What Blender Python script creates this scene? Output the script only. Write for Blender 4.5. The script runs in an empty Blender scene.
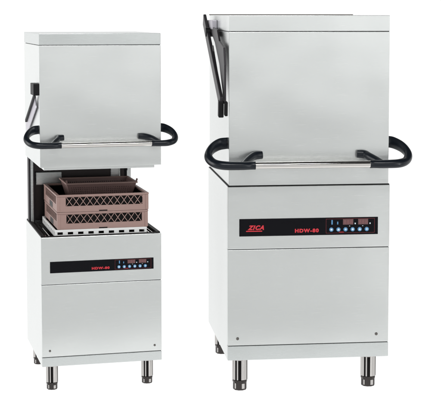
import bpy, bmesh, math, random
from mathutils import Vector, Matrix
random.seed(3)
sc = bpy.context.scene
C = sc.collection

# ---------------------------------------------------------------- materials
def new_mat(name):
    m = bpy.data.materials.new(name); m.use_nodes = True
    nt = m.node_tree; b = nt.nodes['Principled BSDF']
    return m, nt, b

def steel(name, base, rough, metal=1.0, grain=(3, 3, 260), bump=0.02, var=0.04, wave=.3):
    """brushed stainless: streaky noise along one axis drives roughness, tint and a faint bump"""
    m, nt, b = new_mat(name); N = nt.nodes; L = nt.links
    tc = N.new('ShaderNodeTexCoord'); mp = N.new('ShaderNodeMapping'); mp.inputs['Scale'].default_value = grain
    no = N.new('ShaderNodeTexNoise'); no.inputs['Scale'].default_value = 4; no.inputs['Detail'].default_value = 5
    L.new(tc.outputs['Object'], mp.inputs['Vector']); L.new(mp.outputs[0], no.inputs['Vector'])
    big = N.new('ShaderNodeTexNoise'); big.inputs['Scale'].default_value = 2.3; big.inputs['Detail'].default_value = 3
    L.new(tc.outputs['Object'], big.inputs['Vector'])
    r = N.new('ShaderNodeMapRange'); r.inputs['To Min'].default_value = rough - .05; r.inputs['To Max'].default_value = rough + .06
    L.new(no.outputs['Fac'], r.inputs['Value']); L.new(r.outputs[0], b.inputs['Roughness'])
    mx = N.new('ShaderNodeMix'); mx.data_type = 'RGBA'
    mx.inputs[6].default_value = (*[c*(1-var) for c in base], 1); mx.inputs[7].default_value = (*[min(1, c*(1+var)) for c in base], 1)
    ad = N.new('ShaderNodeMath'); ad.operation = 'MULTIPLY_ADD'; ad.inputs[1].default_value = .5
    hf = N.new('ShaderNodeMath'); hf.operation = 'MULTIPLY'; hf.inputs[1].default_value = .5
    L.new(big.outputs['Fac'], hf.inputs[0]); L.new(no.outputs['Fac'], ad.inputs[0]); L.new(hf.outputs[0], ad.inputs[2])
    L.new(ad.outputs[0], mx.inputs[0]); L.new(mx.outputs[2], b.inputs['Base Color'])
    bp = N.new('ShaderNodeBump'); bp.inputs['Strength'].default_value = bump; bp.inputs['Distance'].default_value = .001
    L.new(no.outputs['Fac'], bp.inputs['Height'])
    wv = N.new('ShaderNodeTexNoise'); wv.inputs['Scale'].default_value = 3.1; wv.inputs['Detail'].default_value = 1
    L.new(tc.outputs['Object'], wv.inputs['Vector'])
    b2 = N.new('ShaderNodeBump'); b2.inputs['Strength'].default_value = wave; b2.inputs['Distance'].default_value = .02
    L.new(wv.outputs['Fac'], b2.inputs['Height']); L.new(bp.outputs[0], b2.inputs['Normal']); L.new(b2.outputs[0], b.inputs['Normal'])
    b.inputs['Metallic'].default_value = metal
    return m

def plain(name, col, rough=.5, metal=0, var=.08, scale=40, coat=0, bump=0, spec=.5):
    m, nt, b = new_mat(name); b.inputs['Specular IOR Level'].default_value = spec; N = nt.nodes; L = nt.links
    tc = N.new('ShaderNodeTexCoord'); no = N.new('ShaderNodeTexNoise'); no.inputs['Scale'].default_value = scale; no.inputs['Detail'].default_value = 4
    L.new(tc.outputs['Object'], no.inputs['Vector'])
    mx = N.new('ShaderNodeMix'); mx.data_type = 'RGBA'
    mx.inputs[6].default_value = (*[c*(1-var) for c in col], 1); mx.inputs[7].default_value = (*[min(1, c*(1+var)) for c in col], 1)
    L.new(no.outputs['Fac'], mx.inputs[0]); L.new(mx.outputs[2], b.inputs['Base Color'])
    b.inputs['Roughness'].default_value = rough; b.inputs['Metallic'].default_value = metal
    b.inputs['Coat Weight'].default_value = coat
    if bump:
        bp = N.new('ShaderNodeBump'); bp.inputs['Strength'].default_value = bump; bp.inputs['Distance'].default_value = .001
        L.new(no.outputs['Fac'], bp.inputs['Height']); L.new(bp.outputs[0], b.inputs['Normal'])
    return m

def glow_mat(name, col, e):
    m, nt, b = new_mat(name)
    b.inputs['Base Color'].default_value = (*[c*.5 for c in col], 1)
    b.inputs['Emission Color'].default_value = (*col, 1); b.inputs['Emission Strength'].default_value = e
    return m

M = dict(
    steel = steel('brushed_steel', (.715, .738, .728), .25, .85, var=.06),
    strip = steel('brushed_steel_trim', (.60, .628, .622), .28, .85),
    chrome = steel('polished_steel_bar', (.74, .72, .69), .08, 1, grain=(400, 3, 3), bump=.01, wave=0),
    foot = steel('streaked_steel', (.50, .485, .47), .16, 1, grain=(60, 60, 1.5), bump=.1, var=.35, wave=0),  # tint streaks imitate reflections along the legs
    cup = steel('dark_cup_steel', (.055, .05, .048), .2, 1, grain=(60, 60, 2), bump=.1, var=.6, wave=0),  # dark colour stands in for dark reflections on the polished cups
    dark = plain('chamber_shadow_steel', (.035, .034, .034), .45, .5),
    void = plain('flat_black', (.008, .007, .007), .7, spec=.1),  # flat black that stands in for dark reflections and dark hollows
    seam = plain('black_gasket_rubber', (.010, .010, .010), .6, spec=.2),
    grip = plain('black_plastic', (.006, .009, .014), .3, scale=200, bump=.05, spec=.35),
    lever = plain('dark_grey_lever_steel', (.035, .032, .036), .42, .3, spec=.3),
    block = plain('matt_black_plastic', (.006, .006, .007), .5, spec=.2),
    zinc = plain('zinc_bracket', (.55, .53, .58), .35, .7),
    panel = plain('black_control_glass', (.004, .004, .006), .22, scale=10, spec=.12),
    red = glow_mat('red_print', (.80, .03, .05), .25),  # print with an added faint glow, it is no lamp
    redline = plain('dark_red_line', (.16, .012, .016), .5),
    led = glow_mat('faint_digit_segments', (.30, .12, .12), .25),  # unlit segments given a faint glow in the material
    ledbg = plain('dark_red_display_glass', (.13, .06, .062), .3),
    blue = glow_mat('lit_blue_button', (.10, .30, .55), .35),
    white = glow_mat('white_icon', (.75, .88, .95), .4),
    crate = plain('mauve_brown_plastic', (.335, .218, .192), .5, var=.06, scale=60, bump=.1),
    crate2 = plain('dull_brown_plastic', (.215, .135, .125), .5, var=.06, scale=60, bump=.1),
    base = plain('white_plastic', (.82, .83, .82), .4, var=.02),
    screw = plain('dark_screw_steel', (.16, .15, .14), .3, .9),
    wall = plain('shaded_wall_steel', (.045, .04, .04), .32, .9),  # dark base colour holds the washing chamber's shade
)

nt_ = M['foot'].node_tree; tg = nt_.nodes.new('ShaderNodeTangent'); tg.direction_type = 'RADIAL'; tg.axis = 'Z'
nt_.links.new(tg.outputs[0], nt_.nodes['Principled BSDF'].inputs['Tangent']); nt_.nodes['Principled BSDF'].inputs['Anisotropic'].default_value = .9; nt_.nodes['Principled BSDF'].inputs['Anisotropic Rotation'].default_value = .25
# the white background gets an added even glow that hides shade under the machines
bm_, nt, b = new_mat('glowing_white_sweep')
b.inputs['Base Color'].default_value = (.10, .10, .10, 1); b.inputs['Roughness'].default_value = .9
b.inputs['Specular IOR Level'].default_value = 0
b.inputs['Emission Color'].default_value = (1, 1, 1, 1); b.inputs['Emission Strength'].default_value = 1.04
M['sweep'] = bm_

# ---------------------------------------------------------------- mesh helpers
def obj(name, bm, m, parent=None, bevel=0, smooth=False, seg=2, label=None):
    bmesh.ops.recalc_face_normals(bm, faces=bm.faces)
    me = bpy.data.meshes.new(name); bm.to_mesh(me); bm.free()
    me.materials.append(m)
    if smooth:
        for p in me.polygons: p.use_smooth = True
        me.set_sharp_from_angle(angle=math.radians(35))
    o = bpy.data.objects.new(name, me); C.objects.link(o)
    if parent: o.parent = parent
    if bevel:
        md = o.modifiers.new('edge', 'BEVEL'); md.width = bevel; md.segments = seg; md.limit_method = 'ANGLE'
    if label: o['label'] = label
    return o

def box(bm, x0, x1, y0, y1, z0, z1):
    v = [bm.verts.new((x, y, z)) for x in (x0, x1) for y in (y0, y1) for z in (z0, z1)]
    for f in ((0,1,3,2),(4,6,7,5),(0,4,5,1),(2,3,7,6),(0,2,6,4),(1,5,7,3)):
        bm.faces.new([v[i] for i in f])

def bx(*a):
    bm = bmesh.new(); box(bm, *a); return bm

def beam(bm, a, b, w, t, side=Vector((1, 0, 0))):
    """bar from a to b, thickness t along side, width w across"""
    a, b = Vector(a), Vector(b); d = (b-a).normalized()
    s = (side - d*side.dot(d)).normalized(); n = d.cross(s).normalized()
    vs = []
    for p in (a, b):
        for i, j in ((-1,-1),(1,-1),(1,1),(-1,1)):
            vs.append(bm.verts.new(p + s*i*t/2 + n*j*w/2))
    bm.faces.new(vs[0:4][::-1]); bm.faces.new(vs[4:8])
    for i in range(4):
        bm.faces.new((vs[i], vs[(i+1)%4], vs[4+(i+1)%4], vs[4+i]))

def lathe(bm, prof, cx=0, cy=0, n=48, axis='z', closed=True):
    rings = []
    for r, h in prof:
        ring = []
        for k in range(n):
            a = 2*math.pi*k/n
            if axis == 'z': p = (cx+r*math.cos(a), cy+r*math.sin(a), h)
            elif axis == 'y': p = (cx+r*math.cos(a), h, cy+r*math.sin(a))
            else: p = (h, cx+r*math.cos(a), cy+r*math.sin(a))
            ring.append(bm.verts.new(p))
        rings.append(ring)
    for a, b in zip(rings, rings[1:]):
        for k in range(n):
            bm.faces.new((a[k], a[(k+1)%n], b[(k+1)%n], b[k]))
    if closed:
        bm.faces.new(rings[0][::-1]); bm.faces.new(rings[-1])

def catmull(pts, n=8):
    P = [Vector(p) for p in pts]; P = [2*P[0]-P[1]] + P + [2*P[-1]-P[-2]]
    out = []
    for i in range(1, len(P)-2):
        for k in range(n):
            t = k/n
            out.append(.5*((2*P[i]) + (P[i+1]-P[i-1])*t + (2*P[i-1]-5*P[i]+4*P[i+1]-P[i+2])*t*t + (3*P[i]-P[i-1]-3*P[i+1]+P[i+2])*t**3))
    out.append(P[-2]); return out

def sweep_tube(bm, pts, radii, n=20, sub=8):
    """tube of elliptical section: radii = (width, height) at each control point; height stays upright"""
    path = catmull(pts, sub); R = []
    rr = catmull([(a, b, 0) for a, b in radii], sub)
    rings = []
    for i, p in enumerate(path):
        d = (path[min(i+1, len(path)-1)] - path[max(i-1, 0)]).normalized()
        s = d.cross(Vector((0, 0, 1))).normalized(); u = s.cross(d).normalized()
        rings.append([bm.verts.new(p + s*rr[i].x*math.cos(2*math.pi*k/n) + u*rr[i].y*math.sin(2*math.pi*k/n)) for k in range(n)])
    for a, b in zip(rings, rings[1:]):
        for k in range(n):
            bm.faces.new((a[k], a[(k+1)%n], b[(k+1)%n], b[k]))
    bm.faces.new(rings[0][::-1]); bm.faces.new(rings[-1])

def text_mesh(name, body, size_x, size_z, x, y, z, m, parent, shear=0, weight=.0, italic_fix=0):
    """lettering as a thin solid; its box is fitted to size_x by size_z with lower left corner at x, z; faces -y"""
    cu = bpy.data.curves.new(name, 'FONT'); cu.body = body; cu.extrude = .02; cu.offset = weight; cu.shear = shear; cu.resolution_u = 4; cu.space_character = 1.22
    t = bpy.data.objects.new(name, cu); C.objects.link(t)
    dg = bpy.context.evaluated_depsgraph_get(); me = bpy.data.meshes.new_from_object(t.evaluated_get(dg))
    bpy.data.objects.remove(t)
    xs = [v.co.x for v in me.vertices]; ys = [v.co.y for v in me.vertices]
    a, b, c, d = min(xs), max(xs), min(ys), max(ys)
    for v in me.vertices:
        px = x + (v.co.x-a)/(b-a)*size_x; pz = z + (v.co.y-c)/(d-c)*size_z
        v.co = (px, y - .0006 - v.co.z*.02, pz)
    me.materials.clear(); me.materials.append(m)
    o = bpy.data.objects.new(name, me); C.objects.link(o); o.parent = parent
    return o

def thing(name, label, cat, loc, rz, group=None):
    o = bpy.data.objects.new(name, None); C.objects.link(o); o.location = loc; o.rotation_euler.z = rz
    o['label'] = label; o['category'] = cat
    if group: o['group'] = group
    return o

# ---------------------------------------------------------------- the machine
FOOT_STREAKS = ((-170, -44), (-30, -20), (3, 50), (60, 120), (128, 184))   # degrees round the leg, 0 = front: reflection streaks shaped as pale ribs over a black core
def machine(p, label):
    """local frame: x across the front (0 = middle), y into the depth (0 = front face), z up; metres"""
    root = thing('hood_dishwasher', label, 'dishwasher', (p['x'], p['y'], 0), p['yaw'], 'commercial hood dishwashers')
    s = p['s']; W = p['Wb']/2; H = p['Wh']/2; D = p['D']
    z0, z1, z2, zb, zh, zs, zt = (p[k] for k in ('z0', 'z1', 'z2', 'zb', 'zh', 'zs', 'zt'))
    g = .0011*s
    st = .02*s
    # cabinet: side walls, back, floor; open at top when the hood is up
    bm = bmesh.new()
    box(bm, -W, -W+.012, st, D, z0, zb)
    box(bm, W-.012, W, st, D, z0, zb)
    box(bm, -W+.012, W-.012, D-.012, D, z0, zb)
    box(bm, -W+.012, W-.012, st, D-.012, z0, z0+.012)
    cab = obj('cabinet', bm, M['steel'], root, .0012)
    # dark gap behind the joints of the front panels
    obj('joint_backing', bx(-W+.002, W-.002, .006*s, st, z0+.002, zb-.002), M['seam'], cab)
    obj('upper_front_panel', bx(-W, W, 0, st, z2+g, zb), M['steel'], root, .002)
    lp = obj('lower_front_panel', bx(-W, W, 0, st, z1+g, z2-g), M['steel'], root, .002)
    obj('plinth_panel', bx(-W, W, -.001, st, z0, z1-g), M['strip'], root, .002)
    for sx in (p['screwL'], p['screwR']):
        bm = bmesh.new(); lathe(bm, [(.0001, -.004*s), (.0042*s, -.004*s), (.0058*s, -.0022*s), (.0062*s, .001)], sx[0], sx[1], 24, 'y')
        so = obj('screw', bm, M['screw'], lp, smooth=True)
        bm = bmesh.new(); box(bm, sx[0]-.004*s, sx[0]+.004*s, -.0045*s, -.0038*s, sx[1]-.0006*s, sx[1]+.0006*s)
    # rubber seal round the tank top
    t = .006*s
    bm = bmesh.new(); zr = zb
    if p['open']:
        rw = .022*s
        box(bm, -W+.002, -W+rw, st, D-.004, zr, zr+t); box(bm, W-rw, W-.002, st, D-.004, zr, zr+t)
        box(bm, -W+rw, W-rw, st-.012, st+.004, zr+.0005, zr+t*.6); box(bm, -W+rw, W-rw, D-.03, D-.004, zr, zr+t)
    else:
        box(bm, -W+.001, W-.001, .004, D-.004, zr, zr+.003)
    obj('rubber_seal', bm, M['seam'], root)
    if p['open']:
        # wash tank: dark well, side ledges and two wire rails that carry the racks
        bm = bmesh.new(); zt0 = zb-.16
        box(bm, -W+.0125, W-.0125, st+.0005, D-.0125, zt0, zt0+.004)
        box(bm, -W+.0125, -W+.0165, st+.0005, D-.0125, zt0, zb-.002)
        box(bm, W-.0165, W-.0125, st+.0005, D-.0125, zt0, zb-.002)
        box(bm, -W+.0165, W-.0165, st+.0005, st+.004, zt0, zb-.002)
        obj('wash_tank', bm, M['dark'], root)
        for xx in (-W+.026, -W+.040, W-.026, W-.040):
            bm = bmesh.new(); beam(bm, (xx, st+.004, zb-.004), (xx, D-.06, zb-.004), .003, .003)
            obj('rack_rail', bm, M['chrome'], root)
        # rear wall of the washing chamber with its corner posts
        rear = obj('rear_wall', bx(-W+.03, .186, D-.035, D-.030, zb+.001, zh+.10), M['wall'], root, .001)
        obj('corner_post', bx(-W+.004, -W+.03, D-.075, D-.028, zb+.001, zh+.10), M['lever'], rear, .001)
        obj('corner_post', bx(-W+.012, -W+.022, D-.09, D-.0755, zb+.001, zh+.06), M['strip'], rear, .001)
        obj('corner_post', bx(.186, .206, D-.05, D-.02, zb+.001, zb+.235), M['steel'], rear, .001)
        bm = bmesh.new(); box(bm, -W+.035, -.095, D-.060, D-.0353, .775, .832)
        obj('pale_plate', bm, M['strip'], rear, .004)
        bm = bmesh.new(); box(bm, .118, .160, D-.050, D-.0353, .782, .90)
        obj('pale_plate', bm, M['steel'], rear, .004)  # plain pale plates on the rear wall
        bm = bmesh.new(); lathe(bm, [(.0001, .80), (.0065, .80), (.0065, .832), (.0085, .834), (.0085, .85), (.0001, .85)], .172, .40, 20)
        obj('spray_nozzle', bm, M['block'], root, smooth=True)
    # hood: five-sided steel box open below, with a separate top cap
    bm = bmesh.new(); th = .006
    box(bm, -H, H, p['hy'], p['hy']+th, zh, zs-g)
    box(bm, -H, -H+th, p['hy']+th, D, zh, zs-g)
    box(bm, H-th, H, p['hy']+th, D, zh, zs-g)
    box(bm, -H+th, H-th, D-th, D, zh, zs-g)
    hood = obj('hood', bm, M['steel'], root, .0015)
    obj('joint_backing', bx(-H+.0065, H-.002, p['hy']+.003, D-.002, zs-.004, zs+.004), M['seam'], hood)
    obj('top_cap', bx(-H, H, p['hy'], D, zs+g, zt), M['strip'] if p['open'] else M['steel'], hood, .002)
    bm = bmesh.new(); e = .0016; r0 = .004
    box(bm, -H-e, H+e, D-r0, D+e, zt, zt+.004); 
    if not p['open']: obj('rear_rim', bm, M['screw'], hood)
    else: bm.free()
    if p['open']:
        bm = bmesh.new(); i = .016
        box(bm, -H+i, H-i*1.6, p['hy']+.010, p['hy']+.013, zh-.011, zh+.02)
        box(bm, -H+i, -H+i+.003, p['hy']+.013, D-.08, zh-.011, zh+.02)
        box(bm, H-i*1.6-.003, H-i*1.6, p['hy']+.013, D-.08, zh-.011, zh+.02)
        obj('splash_flange', bm, M['steel'], hood)
        obj('joint_backing', bx(-H+.007, H-.007, p['hy']+.0065, p['hy']+.0095, zh+.002, zh+.02), M['seam'], hood)
    # feet: smooth leg, reflections built in as streaks, with an eight-sided levelling cup below
    for fx, fy in p['feet']:
        r = p['fr']
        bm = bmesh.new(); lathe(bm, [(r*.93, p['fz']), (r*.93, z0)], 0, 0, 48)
        ft = obj('foot', bm, M['void'], root, 0, True); ft.location = (fx, fy, 0)  # black core shows between the ribs as dark reflections
        for k0, k1 in FOOT_STREAKS:
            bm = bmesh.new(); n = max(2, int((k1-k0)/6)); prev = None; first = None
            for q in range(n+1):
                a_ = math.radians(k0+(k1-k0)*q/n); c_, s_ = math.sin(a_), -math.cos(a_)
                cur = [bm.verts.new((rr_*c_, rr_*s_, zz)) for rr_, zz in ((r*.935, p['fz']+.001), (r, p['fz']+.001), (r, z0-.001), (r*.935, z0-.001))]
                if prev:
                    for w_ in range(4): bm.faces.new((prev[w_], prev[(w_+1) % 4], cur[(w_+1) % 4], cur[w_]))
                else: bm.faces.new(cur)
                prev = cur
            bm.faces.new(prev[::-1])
            obj('reflection_rib', bm, M['foot'], ft, 0, True)
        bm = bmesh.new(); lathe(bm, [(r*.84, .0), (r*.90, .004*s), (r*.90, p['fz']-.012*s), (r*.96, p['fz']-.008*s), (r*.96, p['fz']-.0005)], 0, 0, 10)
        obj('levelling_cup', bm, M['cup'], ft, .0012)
        for k0, k1 in ((8, 34), (-52, -40)):  # pale ribs shaped as highlights on the dark cup
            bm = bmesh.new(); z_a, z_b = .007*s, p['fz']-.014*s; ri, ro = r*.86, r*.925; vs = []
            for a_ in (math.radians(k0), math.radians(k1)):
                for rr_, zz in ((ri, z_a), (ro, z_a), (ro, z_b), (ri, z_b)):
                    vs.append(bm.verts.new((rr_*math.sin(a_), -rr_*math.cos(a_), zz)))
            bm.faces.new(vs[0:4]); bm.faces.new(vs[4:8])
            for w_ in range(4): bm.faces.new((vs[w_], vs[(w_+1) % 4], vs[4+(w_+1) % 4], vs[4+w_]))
            obj('highlight_rib', bm, M['foot'], ft, .0006)
        bm = bmesh.new(); lathe(bm, [(r*1.14, z0-.006*s), (r*1.14, z0-.0003)], 0, 0, 40)
        obj('mounting_flange', bm, M['foot'], ft, .0008, True)
    return root, hood

def handle(root, p):
    """bow handle: black arms leave the hood sides, sweep out and round to a steel bar in front"""
    s = p['s']; H = p['Wh']/2; zB = p['zbar']; zS = p['zside']; hy = p['hy']
    yb = p['ybar']; R = p['grip_r']
    xl, xr = p['barx']
    bm = bmesh.new(); lathe(bm, [(p['bar_r'], xl-.012), (p['bar_r'], xr+.012)], yb, zB, 40, 'x')
    hb = obj('handle', bm, M['chrome'], root, 0, True)
    for k, xi, ox in ((-1, xl, p['loop_x'][0]), (1, xr, p['loop_x'][1])):
        a = abs(xi)
        pts = [(k*(H-.003), hy+.055*s, zS), (k*(H+.40*(ox-H)), hy+.040*s, zS-.004*s), (k*(H+.80*(ox-H)), hy-.004*s, zB+(zS-zB)*.74),
               (k*(ox-.001*s), -.042*s, zB+(zS-zB)*.42), (k*(ox-.016*s), -.078*s+(.1*s+yb), zB+(zS-zB)*.14), (k*(ox-.052*s), yb-.006*s, zB+.002*s),
               (k*(a+.055*s), yb-.006*s, zB), (xi+k*.02*s, yb, zB), (xi, yb, zB)]
        rad = [(R*.55, R*1.35), (R*.6, R*1.4), (R*.75, R*1.3), (R*.95, R*1.1), (R, R), (R*1.02, R*1.02), (R, R*.98), (R*.96, R*.96), (R*.95, R*.95)]
        bm = bmesh.new(); sweep_tube(bm, pts, rad, 24)
        g = obj('grip_arm', bm, M['grip'], hb, 0, True)
        # stub that ties the grip to the front of the hood
        tip = k*p['stub_tip']
        pts = [(k*(a+.050*s), yb+.006*s, zB+.002*s), (k*(a+.034*s), yb*.66, zB+.011*s), (k*(a+.012*s), yb*.36, zB+.022*s), (tip+k*.030*s, hy-.018*s, zB+.029*s), (tip, hy-.010*s, zB+.031*s)]
        rad = [(R*.8, R*.8), (R*.85, R*.9), (R*.85, R*.98), (R*.75, R*1.02), (R*.55, R*.9)]
        bm = bmesh.new(); sweep_tube(bm, pts, rad, 16)
        obj('stub', bm, M['grip'], g, 0, True)
        bm = bmesh.new(); lathe(bm, [(R*.75, k*(H+.0003)), (R*.75, k*(H+.004*s)), (R*.6, k*(H+.006*s))], hy+.055*s, zS, 24, 'x')
        obj('pivot_plate', bm, M['block'], g, 0, True)
    return hb

def control_panel(root, x0, x1, za, zb, s, marks, tilt=0):
    w = x1-x0; h = zb-za; y = -.0022
    cp = obj('control_panel', bx(x0, x1, y, -.0002, za, zb), M['panel'], root, .0006)
    X = lambda f: x0+f*w
    Z = lambda f: za+f*h
    if 'logo' in marks:
        text_mesh('brand_lettering', 'ZICA', .118*w, .27*h, X(.058), y, Z(.36), M['red'], cp, shear=.35, weight=.055)
        obj('underline', bx(X(.048), X(.163), y-.0011, y-.0001, Z(.265), Z(.32)), M['red'], cp)
    text_mesh('model_lettering', 'HDW-80', .172*w, .225*h, X(.398), y, Z(.165), M['red'] if 'logo' in marks else M['red'], cp, weight=.055)
    # thin dark red frame round the display group
    fx0, fx1, fz0, fz1, t = X(.622), X(.975), Z(.10), Z(.93), .0011*s
    bm = bmesh.new()
    box(bm, fx0, fx1, y-.0008, y-.0001, fz0, fz0+t); box(bm, fx0, fx1, y-.0008, y-.0001, fz1-t, fz1)
    box(bm, fx0, fx0+t, y-.0008, y-.0001, fz0+t, fz1-t); box(bm, fx1-t, fx1, y-.0008, y-.0001, fz0+t, fz1-t)
    obj('panel_outline', bm, M['redline'], cp)
    for a, b_ in ((.745, .820), (.855, .928)):
        d = obj('display', bx(X(a), X(b_), y-.0010, y-.0001, Z(.58), Z(.90)), M['ledbg'], cp)
        text_mesh('digits', '888', (b_-a)*.82*w, .21*h, X(a+(b_-a)*.09), y-.0010, Z(.635), M['led'], d)
        obj('unit_mark', bx(X(b_+.010), X(b_+.018), y-.0009, y-.0001, Z(.60), Z(.68)), M['white'], cp)
    bm = bmesh.new(); box(bm, X(.661), X(.671), y-.0009, y-.0001, Z(.60), Z(.86)); 
    obj('indicator', bm, M['blue'], cp)
    bm = bmesh.new(); box(bm, X(.703), X(.711), y-.0009, y-.0001, Z(.60), Z(.76)); obj('indicator', bm, M['blue'], cp)
    obj('small_mark', bx(X(.79), X(.797), y-.0009, y-.0001, Z(.485), Z(.515)), M['white'], cp)
    obj('small_mark', bx(X(.885), X(.892), y-.0009, y-.0001, Z(.485), Z(.515)), M['white'], cp)
    obj('small_mark', bx(X(.716), X(.752), y-.0009, y-.0001, Z(.145), Z(.172)), M['red'], cp)
    for i in range(6):
        f = .661 + i*(.918-.661)/5; r = .0083*s
        bm = bmesh.new(); lathe(bm, [(r*1.0, y-.0002), (r*1.0, y-.0018), (r*.86, y-.0024), (.0001, y-.0024)], X(f), Z(.31), 28, 'y')
        bt = obj('button', bm, M['blue'], cp, 0, True)
        bm = bmesh.new(); cx, cz = X(f), Z(.31); yy = y-.0026
        q = r*.5
        if i % 3 == 0:
            lathe(bm, [(q, yy), (q, yy-.0006)], cx, cz, 16, 'y')
        elif i % 3 == 1:
            box(bm, cx-q, cx+q, yy-.0006, yy, cz-q*.9, cz+q*.2); box(bm, cx-q*.4, cx+q*.4, yy-.0006, yy, cz+q*.25, cz+q)
        else:
            box(bm, cx-q*.3, cx+q*.3, yy-.0006, yy, cz-q, cz+q); box(bm, cx-q, cx-q*.35, yy-.0006, yy, cz-q*.3, cz+q*.3); box(bm, cx+q*.35, cx+q, yy-.0006, yy, cz-q*.3, cz+q*.3)
        obj('button_icon', bm, M['white'], cp)
    return cp

# ---- large closed machine ------------------------------------------------
PR = dict(x=.3518, y=5.4800, yaw=.1161, s=1.0, Wb=.6505, Wh=.640, D=.7105, hy=.003, z0=.1294, z1=.1879, z2=.5741, zb=.8243,
          zh=.8285, zs=1.4330, zt=1.4965, open=False, screwL=(-.2858, .2169), screwR=(.2755, .2219), fr=.0315, fz=.042,
          feet=[(-.2700, .050), (.2545, .050), (-.272, .655), (.262, .655)],
          zbar=.9185, zside=.992, ybar=-.100, barx=(-.2297, .2212), grip_r=.0168, bar_r=.0138, loop_x=(.408, .388), stub_tip=.190)
R_, RH = machine(PR, 'large stainless steel dishwasher with its hood lowered shut, right of the open one')
handle(R_, PR)
control_panel(R_, -.2796, .2780, .6265, .6958, 1.0, ('logo',))
# lift linkage on the left flank
bm = bmesh.new()
beam(bm, (-.350, .636, 1.478), (-.350, .010, 1.155), .052, .013)
arm = obj('lift_arm', bm, M['lever'], R_, .003, label='dark lift lever running down the left side of the hood')
bm = bmesh.new()
poly = [(.2597, 1.4368), (.189, 1.3933), (.035, 1.3702), (.004, 1.3036), (.004, 1.150), (.045, 1.150), (.070, 1.2015), (.175, 1.3000), (.335, 1.3826), (.49, 1.4291), (.50, 1.452)]
va = [bm.verts.new((-.339, y, z)) for y, z in poly]; vb = [bm.verts.new((-.331, y, z)) for y, z in poly]
bm.faces.new(va); bm.faces.new(vb[::-1])
for i in range(len(poly)): j = (i+1) % len(poly); bm.faces.new((va[i], va[j], vb[j], vb[i]))
obj('inner_link', bm, M['lever'], R_, .002)
bm = bmesh.new()
beam(bm, (-.3445, .36, 1.368), (-.3445, .05, 1.175), .010, .005)
obj('gas_spring', bm, M['chrome'], R_, .001)
bm = bmesh.new(); beam(bm, (-.3455, .30, 1.318), (-.3455, .10, 1.190), .008, .004); obj('spring_rod', bm, M['block'], R_)
bm = bmesh.new(); beam(bm, (-.350, .022, 1.163), (-.350, .030, 1.098), .034, .020); obj('lever_end', bm, M['block'], arm, .003)
bm = bmesh.new(); beam(bm, (-.332, .004, 1.160), (-.332, .010, 1.104), .030, .012); obj('lever_end', bm, M['block'], arm, .003)
bm = bmesh.new(); box(bm, -.342, -.3205, .41, .60, 1.437, 1.476); obj('hinge_bracket', bm, M['zinc'], R_, .003)
bm = bmesh.new(); lathe(bm, [(.020, -.3600), (.020, -.3205)], .50, 1.425, 24, 'x'); obj('pivot_hub', bm, M['block'], R_, .002, True)

# ---- small open machine --------------------------------------------------
PL = dict(x=-.4743, y=5.5128, yaw=.2521, s=.76, Wb=.4858, Wh=.4858, D=.507, hy=.0, z0=.1005, z1=.1384, z2=.4302, zb=.6205,
          zh=.8978, zs=1.3794, zt=1.4255, open=True, screwL=(-.2116, .1640), screwR=(.2139, .1627), fr=.0245, fz=.030,
          feet=[(-.199, .040), (.190, .040), (-.200, .462), (.200, .462)],
          zbar=.9925, zside=1.046, ybar=-.080, barx=(-.169, .188), grip_r=.0125, bar_r=.0098, loop_x=(.300, .294), stub_tip=.150)
L_, LH = machine(PL, 'small stainless steel dishwasher with its hood raised and racks of brown plastic inside')
handle(L_, PL)
control_panel(L_, -.2082, .2103, .4770, .5225, .76, ())
bm = bmesh.new(); box(bm, -.266, -.2433, .0, .10, 1.183, 1.229); obj('hinge_block', bm, M['block'], L_, .002)
bm = bmesh.new(); beam(bm, (-.256, .045, 1.185), (-.256, .355, 1.058), .012, .008); g = obj('gas_spring', bm, M['block'], L_, .001)
bm = bmesh.new(); beam(bm, (-.250, .06, 1.155), (-.250, .39, 1.022), .05, .004); obj('lift_arm', bm, M['zinc'], L_, .001, label='thin pale lift lever hanging from the black hinge block')

# ---- racks inside the open machine ---------------------------------------
def lattice_wall(bm, o, ux, uz, w, z0, z1, win, t, pitch, bar=.0024):
    """one crate wall: a border round a window filled with crossing diagonal bars"""
    a, b, c, d = win   # window: left, right (from wall start), bottom, top
    O = Vector(o); U = Vector(ux); Zv = Vector((0, 0, 1)); Nn = U.cross(Zv).normalized()
    def slab(u0, u1, q0, q1, off=0, th=t):
        vs = []
        for n_ in (-th/2+off, th/2+off):
            for (u, q) in ((u0, q0), (u1, q0), (u1, q1), (u0, q1)):
                vs.append(bm.verts.new(O + U*u + Zv*q + Nn*n_))
        bm.faces.new(vs[0:4][::-1]); bm.faces.new(vs[4:8])
        for i in range(4): bm.faces.new((vs[i], vs[(i+1)%4], vs[4+(i+1)%4], vs[4+i]))
    slab(0, w, z0, c); slab(0, w, d, z1); slab(0, a, c, d); slab(b, w, c, d)
    hgt = d-c; run = hgt*.72; n = int((b-a+run)/pitch)+1
    for k in range(n+1):
        for sgn, off in ((1, -.0008), (-1, .0009)):
            u0 = a - run + k*pitch; u1 = u0+run
            q0, q1 = (c, d) if sgn > 0 else (d, c)
            ua, ub = u0, u1
            if ua < a: q0 = q0 + (q1-q0)*(a-ua)/(ub-ua); ua = a
            if ub > b:
                if u0 >= b: continue
                q1 = (c if sgn > 0 else d) + ((d-c)*sgn)*(b-u0)/run; ub = b
            if ub-ua < .002: continue
            A = O + U*ua + Zv*q0 + Nn*off; B = O + U*ub + Zv*q1 + Nn*off
            beam(bm, A, B, bar, t*.45, side=Nn)

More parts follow.
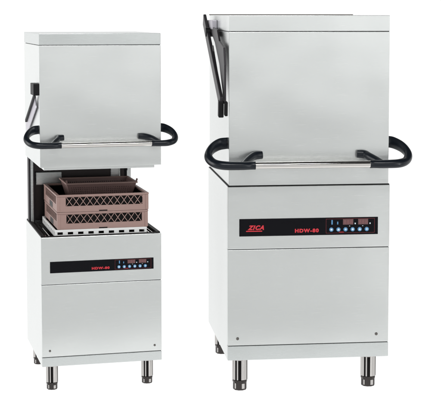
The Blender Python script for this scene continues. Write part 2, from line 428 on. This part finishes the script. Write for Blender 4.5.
def crate(label, z, h, x0, x1, y0, y1, m, parent_frame, grow=.0):
    root = thing('dish_rack', label, 'dish rack', (0, 0, 0), 0, 'brown plastic racks in the open machine')
    mw = Matrix.Translation((PL['x'], PL['y'], 0)) @ Matrix.Rotation(PL['yaw'], 4, 'Z') @ Matrix.Translation(((x0+x1)/2, (y0+y1)/2, z))
    root.matrix_world = mw
    hw = (x1-x0)/2+grow; hd = (y1-y0)/2+grow; t = .006
    win = (.042, 2*hw-.022, h*.22, h*.76)
    walls = [((-hw, -hd+t/2, 0), (1, 0, 0), 2*hw), ((-hw, hd-t/2, 0), (1, 0, 0), 2*hw),
             ((-hw+t/2, -hd+t, 0), (0, 1, 0), 2*hd-2*t), ((hw-t/2, -hd+t, 0), (0, 1, 0), 2*hd-2*t)]
    for i, (o, u, w) in enumerate(walls):
        bm = bmesh.new()
        wn = (.034, w-.022, h*.34, h*.86) if i < 2 else (.03, w-.03, h*.42, h*.86)
        lattice_wall(bm, o, u, None, w, 0, h-.001, wn, t, h*.40)
        lw = obj('lattice_wall', bm, m, root)
        inn = -1 if i in (0, 3) else 1
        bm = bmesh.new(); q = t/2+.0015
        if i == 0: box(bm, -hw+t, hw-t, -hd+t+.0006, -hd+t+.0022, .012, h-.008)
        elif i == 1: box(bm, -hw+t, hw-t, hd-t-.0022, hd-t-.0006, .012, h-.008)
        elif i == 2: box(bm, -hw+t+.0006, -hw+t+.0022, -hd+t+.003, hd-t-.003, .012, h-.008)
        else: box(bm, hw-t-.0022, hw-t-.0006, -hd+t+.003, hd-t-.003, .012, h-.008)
        obj('dark_backing', bm, M['void'], lw)  # black sheet added behind the lattice for the dark interior
    # rim, corner posts, flat dark patches that give the carrying recesses their shade
    bm = bmesh.new(); r = .0035
    box(bm, -hw-r, hw+r, -hd-r, -hd+.009, h-.007, h); box(bm, -hw-r, hw+r, hd-.009, hd+r, h-.007, h)
    box(bm, -hw-r, -hw+.009, -hd+.009, hd-.009, h-.007, h); box(bm, hw-.009, hw+r, -hd+.009, hd-.009, h-.007, h)
    obj('rim', bm, m, root, .001)
    for sx in (-1, 1):
        for sy in (-1, 1):
            cx, cy = sx*(hw-.004), sy*(hd-.004)
            obj('corner_post', bx(cx-.0065, cx+.0065, cy-.0065, cy+.0065, .001, h-.0075), m, root, .002)
    bm = bmesh.new(); box(bm, -.016, .018, -hd-.0008, -hd+.0002, .001, .005); obj('recess_patch', bm, M['void'], root)
    for sy in (1,):
        bm = bmesh.new(); box(bm, -hw-.0008, -hw+.0002, -.06, .03, .002, h*.34); obj('recess_patch', bm, M['dark'], root)
    # open grid floor
    bm = bmesh.new(); n = 12
    for k in range(1, n):
        xx = -hw + 2*hw*k/n; box(bm, xx-.0016, xx+.0016, -hd+t, hd-t, .004, .010)
    for k in range(1, n):
        yy = -hd + 2*hd*k/n; box(bm, -hw+t, hw-t, yy-.0016, yy+.0016, .0045, .0095)
    obj('grid_floor', bm, m, root)
    return root

crate('lower brown lattice rack, standing on the white slotted rack under a matching one', .6460, .069, -.172, .190, .022, .412, M['crate'], L_)
crate('upper brown lattice rack, stacked on its twin and holding the small basket', .7160, .069, -.172, .190, .022, .412, M['crate'], L_, .0022)

def place(root, x, y, z):
    root.matrix_world = Matrix.Translation((PL['x'], PL['y'], 0)) @ Matrix.Rotation(PL['yaw'], 4, 'Z') @ Matrix.Translation((x, y, z))

# white slotted base rack
root = thing('base_rack', 'shallow white plastic rack with a row of slots, under the brown racks', 'dish rack', (0,0,0), 0)
place(root, .002, .222, .6165)
bm = bmesh.new(); hw, hd, h = .186, .200, .029
def slotted(bm, o, U, w, n):
    O = Vector(o); U = Vector(U); Nn = U.cross(Vector((0,0,1)))
    def slab(u0, u1, q0, q1):
        vs = [bm.verts.new(O+U*u+Vector((0,0,q))+Nn*k) for k in (-.0025, .0025) for (u, q) in ((u0,q0),(u1,q0),(u1,q1),(u0,q1))]
        bm.faces.new(vs[0:4][::-1]); bm.faces.new(vs[4:8])
        for i in range(4): bm.faces.new((vs[i], vs[(i+1)%4], vs[4+(i+1)%4], vs[4+i]))
    slab(0, w, 0, .009); slab(0, w, .019, h)
    pit = w/n; sl = pit*.52
    for k in range(n+1):
        a = max(0, (k-.5)*pit+sl/2) if k else 0; b_ = min(w, (k+.5)*pit-sl/2) if k < n else w
        slab(a, b_, .009, .019)
slotted(bm, (-hw, -hd+.0025, 0), (1,0,0), 2*hw, 9); obj('slotted_wall', bm, M['base'], root, .0008)
bm = bmesh.new(); slotted(bm, (-hw, hd-.0025, 0), (1,0,0), 2*hw, 9); obj('slotted_wall', bm, M['base'], root, .0008)
bm = bmesh.new(); slotted(bm, (-hw+.0025, -hd+.005, 0), (0,1,0), 2*hd-.01, 9); obj('slotted_wall', bm, M['base'], root, .0008)
bm = bmesh.new(); slotted(bm, (hw-.0025, -hd+.005, 0), (0,1,0), 2*hd-.01, 9); obj('slotted_wall', bm, M['base'], root, .0008)
bm = bmesh.new()
for k in range(1, 14):
    xx = -hw+2*hw*k/14; box(bm, xx-.0014, xx+.0014, -hd+.006, hd-.006, .002, .007)
for k in range(1, 14):
    yy = -hd+2*hd*k/14; box(bm, -hw+.006, hw-.006, yy-.0014, yy+.0014, .0025, .0065)
obj('grid_floor', bm, M['seam'], root)

# small basket standing in the upper rack: flared walls, perforated sides, lipped rim
root = thing('cutlery_basket', 'dull brown perforated basket with flared sides, standing in the top rack', 'basket', (0,0,0), 0)
place(root, .034, .290, .7265)
def flared(bm, bw, bd, tw, td, h, t=.004):
    lo = [(-bw,-bd),(bw,-bd),(bw,bd),(-bw,bd)]; hi = [(-tw,-td),(tw,-td),(tw,td),(-tw,td)]
    for i in range(4):
        j = (i+1)%4
        A, B = Vector((*lo[i],0)), Vector((*lo[j],0)); Cc, Dd = Vector((*hi[j],h)), Vector((*hi[i],h))
        yield A, B, Cc, Dd
for A, B, Cc, Dd in flared(None, .120, .080, .143, .100, .080):
    bm = bmesh.new()
    Nn = (B-A).cross(Dd-A).normalized()*.002
    P = lambda u, v: A.lerp(B, u).lerp(Dd.lerp(Cc, u), v)
    nu = max(8, int((B-A).length/.0085)); nv = 8
    us = [0, .04] + [ .04+.92*(k+f)/nu for k in range(nu) for f in (.40, 1.0)] + [1]
    vs_ = [0, .10] + [.10+.78*(k+f)/nv for k in range(nv) for f in (.40, 1.0)] + [1]
    grid = [[bm.verts.new(P(u, v)) for v in vs_] for u in us]
    for i in range(len(us)-1):
        for j in range(len(vs_)-1):
            hole = (1 <= i < len(us)-2 and (i-1) % 2 == 0 and 1 <= j < len(vs_)-2 and (j-1) % 2 == 0)
            if hole: continue
            bm.faces.new((grid[i][j], grid[i+1][j], grid[i+1][j+1], grid[i][j+1]))
    o = obj('perforated_wall', bm, M['crate2'], root)
    md = o.modifiers.new('thick', 'SOLIDIFY'); md.thickness = .003; md.offset = 0
bm = bmesh.new()
box(bm, -.149, .149, -.106, -.098, .078, .084); box(bm, -.149, .149, .098, .106, .078, .084)
box(bm, -.149, -.141, -.098, .098, .078, .084); box(bm, .141, .149, -.098, .098, .078, .084)
obj('rim', bm, M['crate'], root, .001)
bm = bmesh.new(); box(bm, -.119, .119, -.079, .079, .0, .003); obj('bottom', bm, M['crate2'], root)
for sx in (-1, 1):
    bm = bmesh.new(); beam(bm, (sx*.144, -.100, .0845), (sx*.147, -.103, .096), .008, .006)
    obj('corner_lug', bm, M['crate2'], root, .001)

# ---------------------------------------------------------------- backdrop
bm = bmesh.new()
prof = [(4.75, 0), (8, 0), (11, 0)]
for k in range(1, 13):
    a = math.pi/2*k/12; prof.append((11+3*math.sin(a), 3-3*math.cos(a)))
prof.append((14, 9))
prev = None
for y, z in prof:
    cur = (bm.verts.new((-6, y, z)), bm.verts.new((6, y, z)))
    if prev: bm.faces.new((prev[0], prev[1], cur[1], cur[0]))
    prev = cur
bk = obj('floor', bm, M['sweep'], smooth=True); bk['kind'] = 'structure'

bm = bmesh.new(); vv = [bm.verts.new(q) for q in ((-9, -9, -.02), (9, -9, -.02), (9, 5.0, -.02), (-9, 5.0, -.02))]; bm.faces.new(vv)
sf = obj('bounce_floor', bm, plain('grey_bounce_floor', (.76, .76, .76), .7, scale=.9, spec=.1, var=.28)); sf['kind'] = 'structure'  # unseen floor added in front for the steel panels to reflect

# ---------------------------------------------------------------- added lamps and world gradient
w = bpy.data.worlds.new('World'); sc.world = w; w.use_nodes = True
nt = w.node_tree; N = nt.nodes; Lk = nt.links; bg = N['Background']
tc = N.new('ShaderNodeTexCoord'); sp = N.new('ShaderNodeSeparateXYZ'); Lk.new(tc.outputs['Generated'], sp.inputs[0])
rp = N.new('ShaderNodeValToRGB'); e = rp.color_ramp.elements
e[0].position = .0; e[0].color = (1.0, 1.0, 1.0, 1)
e[1].position = 1; e[1].color = (.03, .03, .03, 1)
for pos, c in ((.49, 1.2), (.555, 1.1), (.66, .06), (.9, .03)):
    q = e.new(pos); q.color = (c, c, c, 1)
mr = N.new('ShaderNodeMapRange'); mr.inputs['From Min'].default_value = -1; mr.inputs['From Max'].default_value = 1
Lk.new(sp.outputs['Z'], mr.inputs['Value']); Lk.new(mr.outputs[0], rp.inputs[0]); Lk.new(rp.outputs[0], bg.inputs['Color'])
bg.inputs['Strength'].default_value = 1.0

def area(name, loc, target, sx, sy, power, col=(1, 1, 1)):
    l = bpy.data.lights.new(name, 'AREA'); l.shape = 'RECTANGLE'; l.size = sx; l.size_y = sy; l.energy = power; l.color = col
    o = bpy.data.objects.new(name, l); C.objects.link(o); o.location = loc
    o.rotation_euler = (Vector(target)-Vector(loc)).to_track_quat('-Z', 'Y').to_euler()
    return o
area('side_fill', (-3.6, 5.1, 1.5), (0, 5.9, .9), 1.2, 2.4, 50)  # added lamp out of view, brightens the left sides
area('low_right_fill', (2.5, 3.3, .36), (.1, 5.6, .15), .14, .6, 12)  # added low lamp for highlights on the feet
area('right_fill', (3.2, 1.6, 2.3), (.1, 5.6, 1.2), .9, 1.0, 20)  # added lamp out of view, brightens the right of the fronts
area('overhead_fill', (0, 1.8, 4.2), (0, 1.8, 0), 3.4, .8, 175)  # added lamp that lights the unseen floor the panels reflect

# ---------------------------------------------------------------- camera
f = 1393.76; pitch = .0827218
cam = bpy.data.cameras.new('camera'); co = bpy.data.objects.new('camera', cam); C.objects.link(co)
cam.sensor_width = 36; cam.sensor_fit = 'HORIZONTAL'; cam.lens = f/441*36
cam.shift_y = -(204-129.4)/441; cam.shift_x = 0
cam.clip_start = .1; cam.clip_end = 200
co.location = (0, 0, 1.50243); co.rotation_euler = (math.pi/2-pitch, 0, 0)
sc.camera = co
sc.view_settings.view_transform = 'Standard'; sc.view_settings.look = 'None'
sc.view_settings.exposure = 0; sc.view_settings.gamma = 1
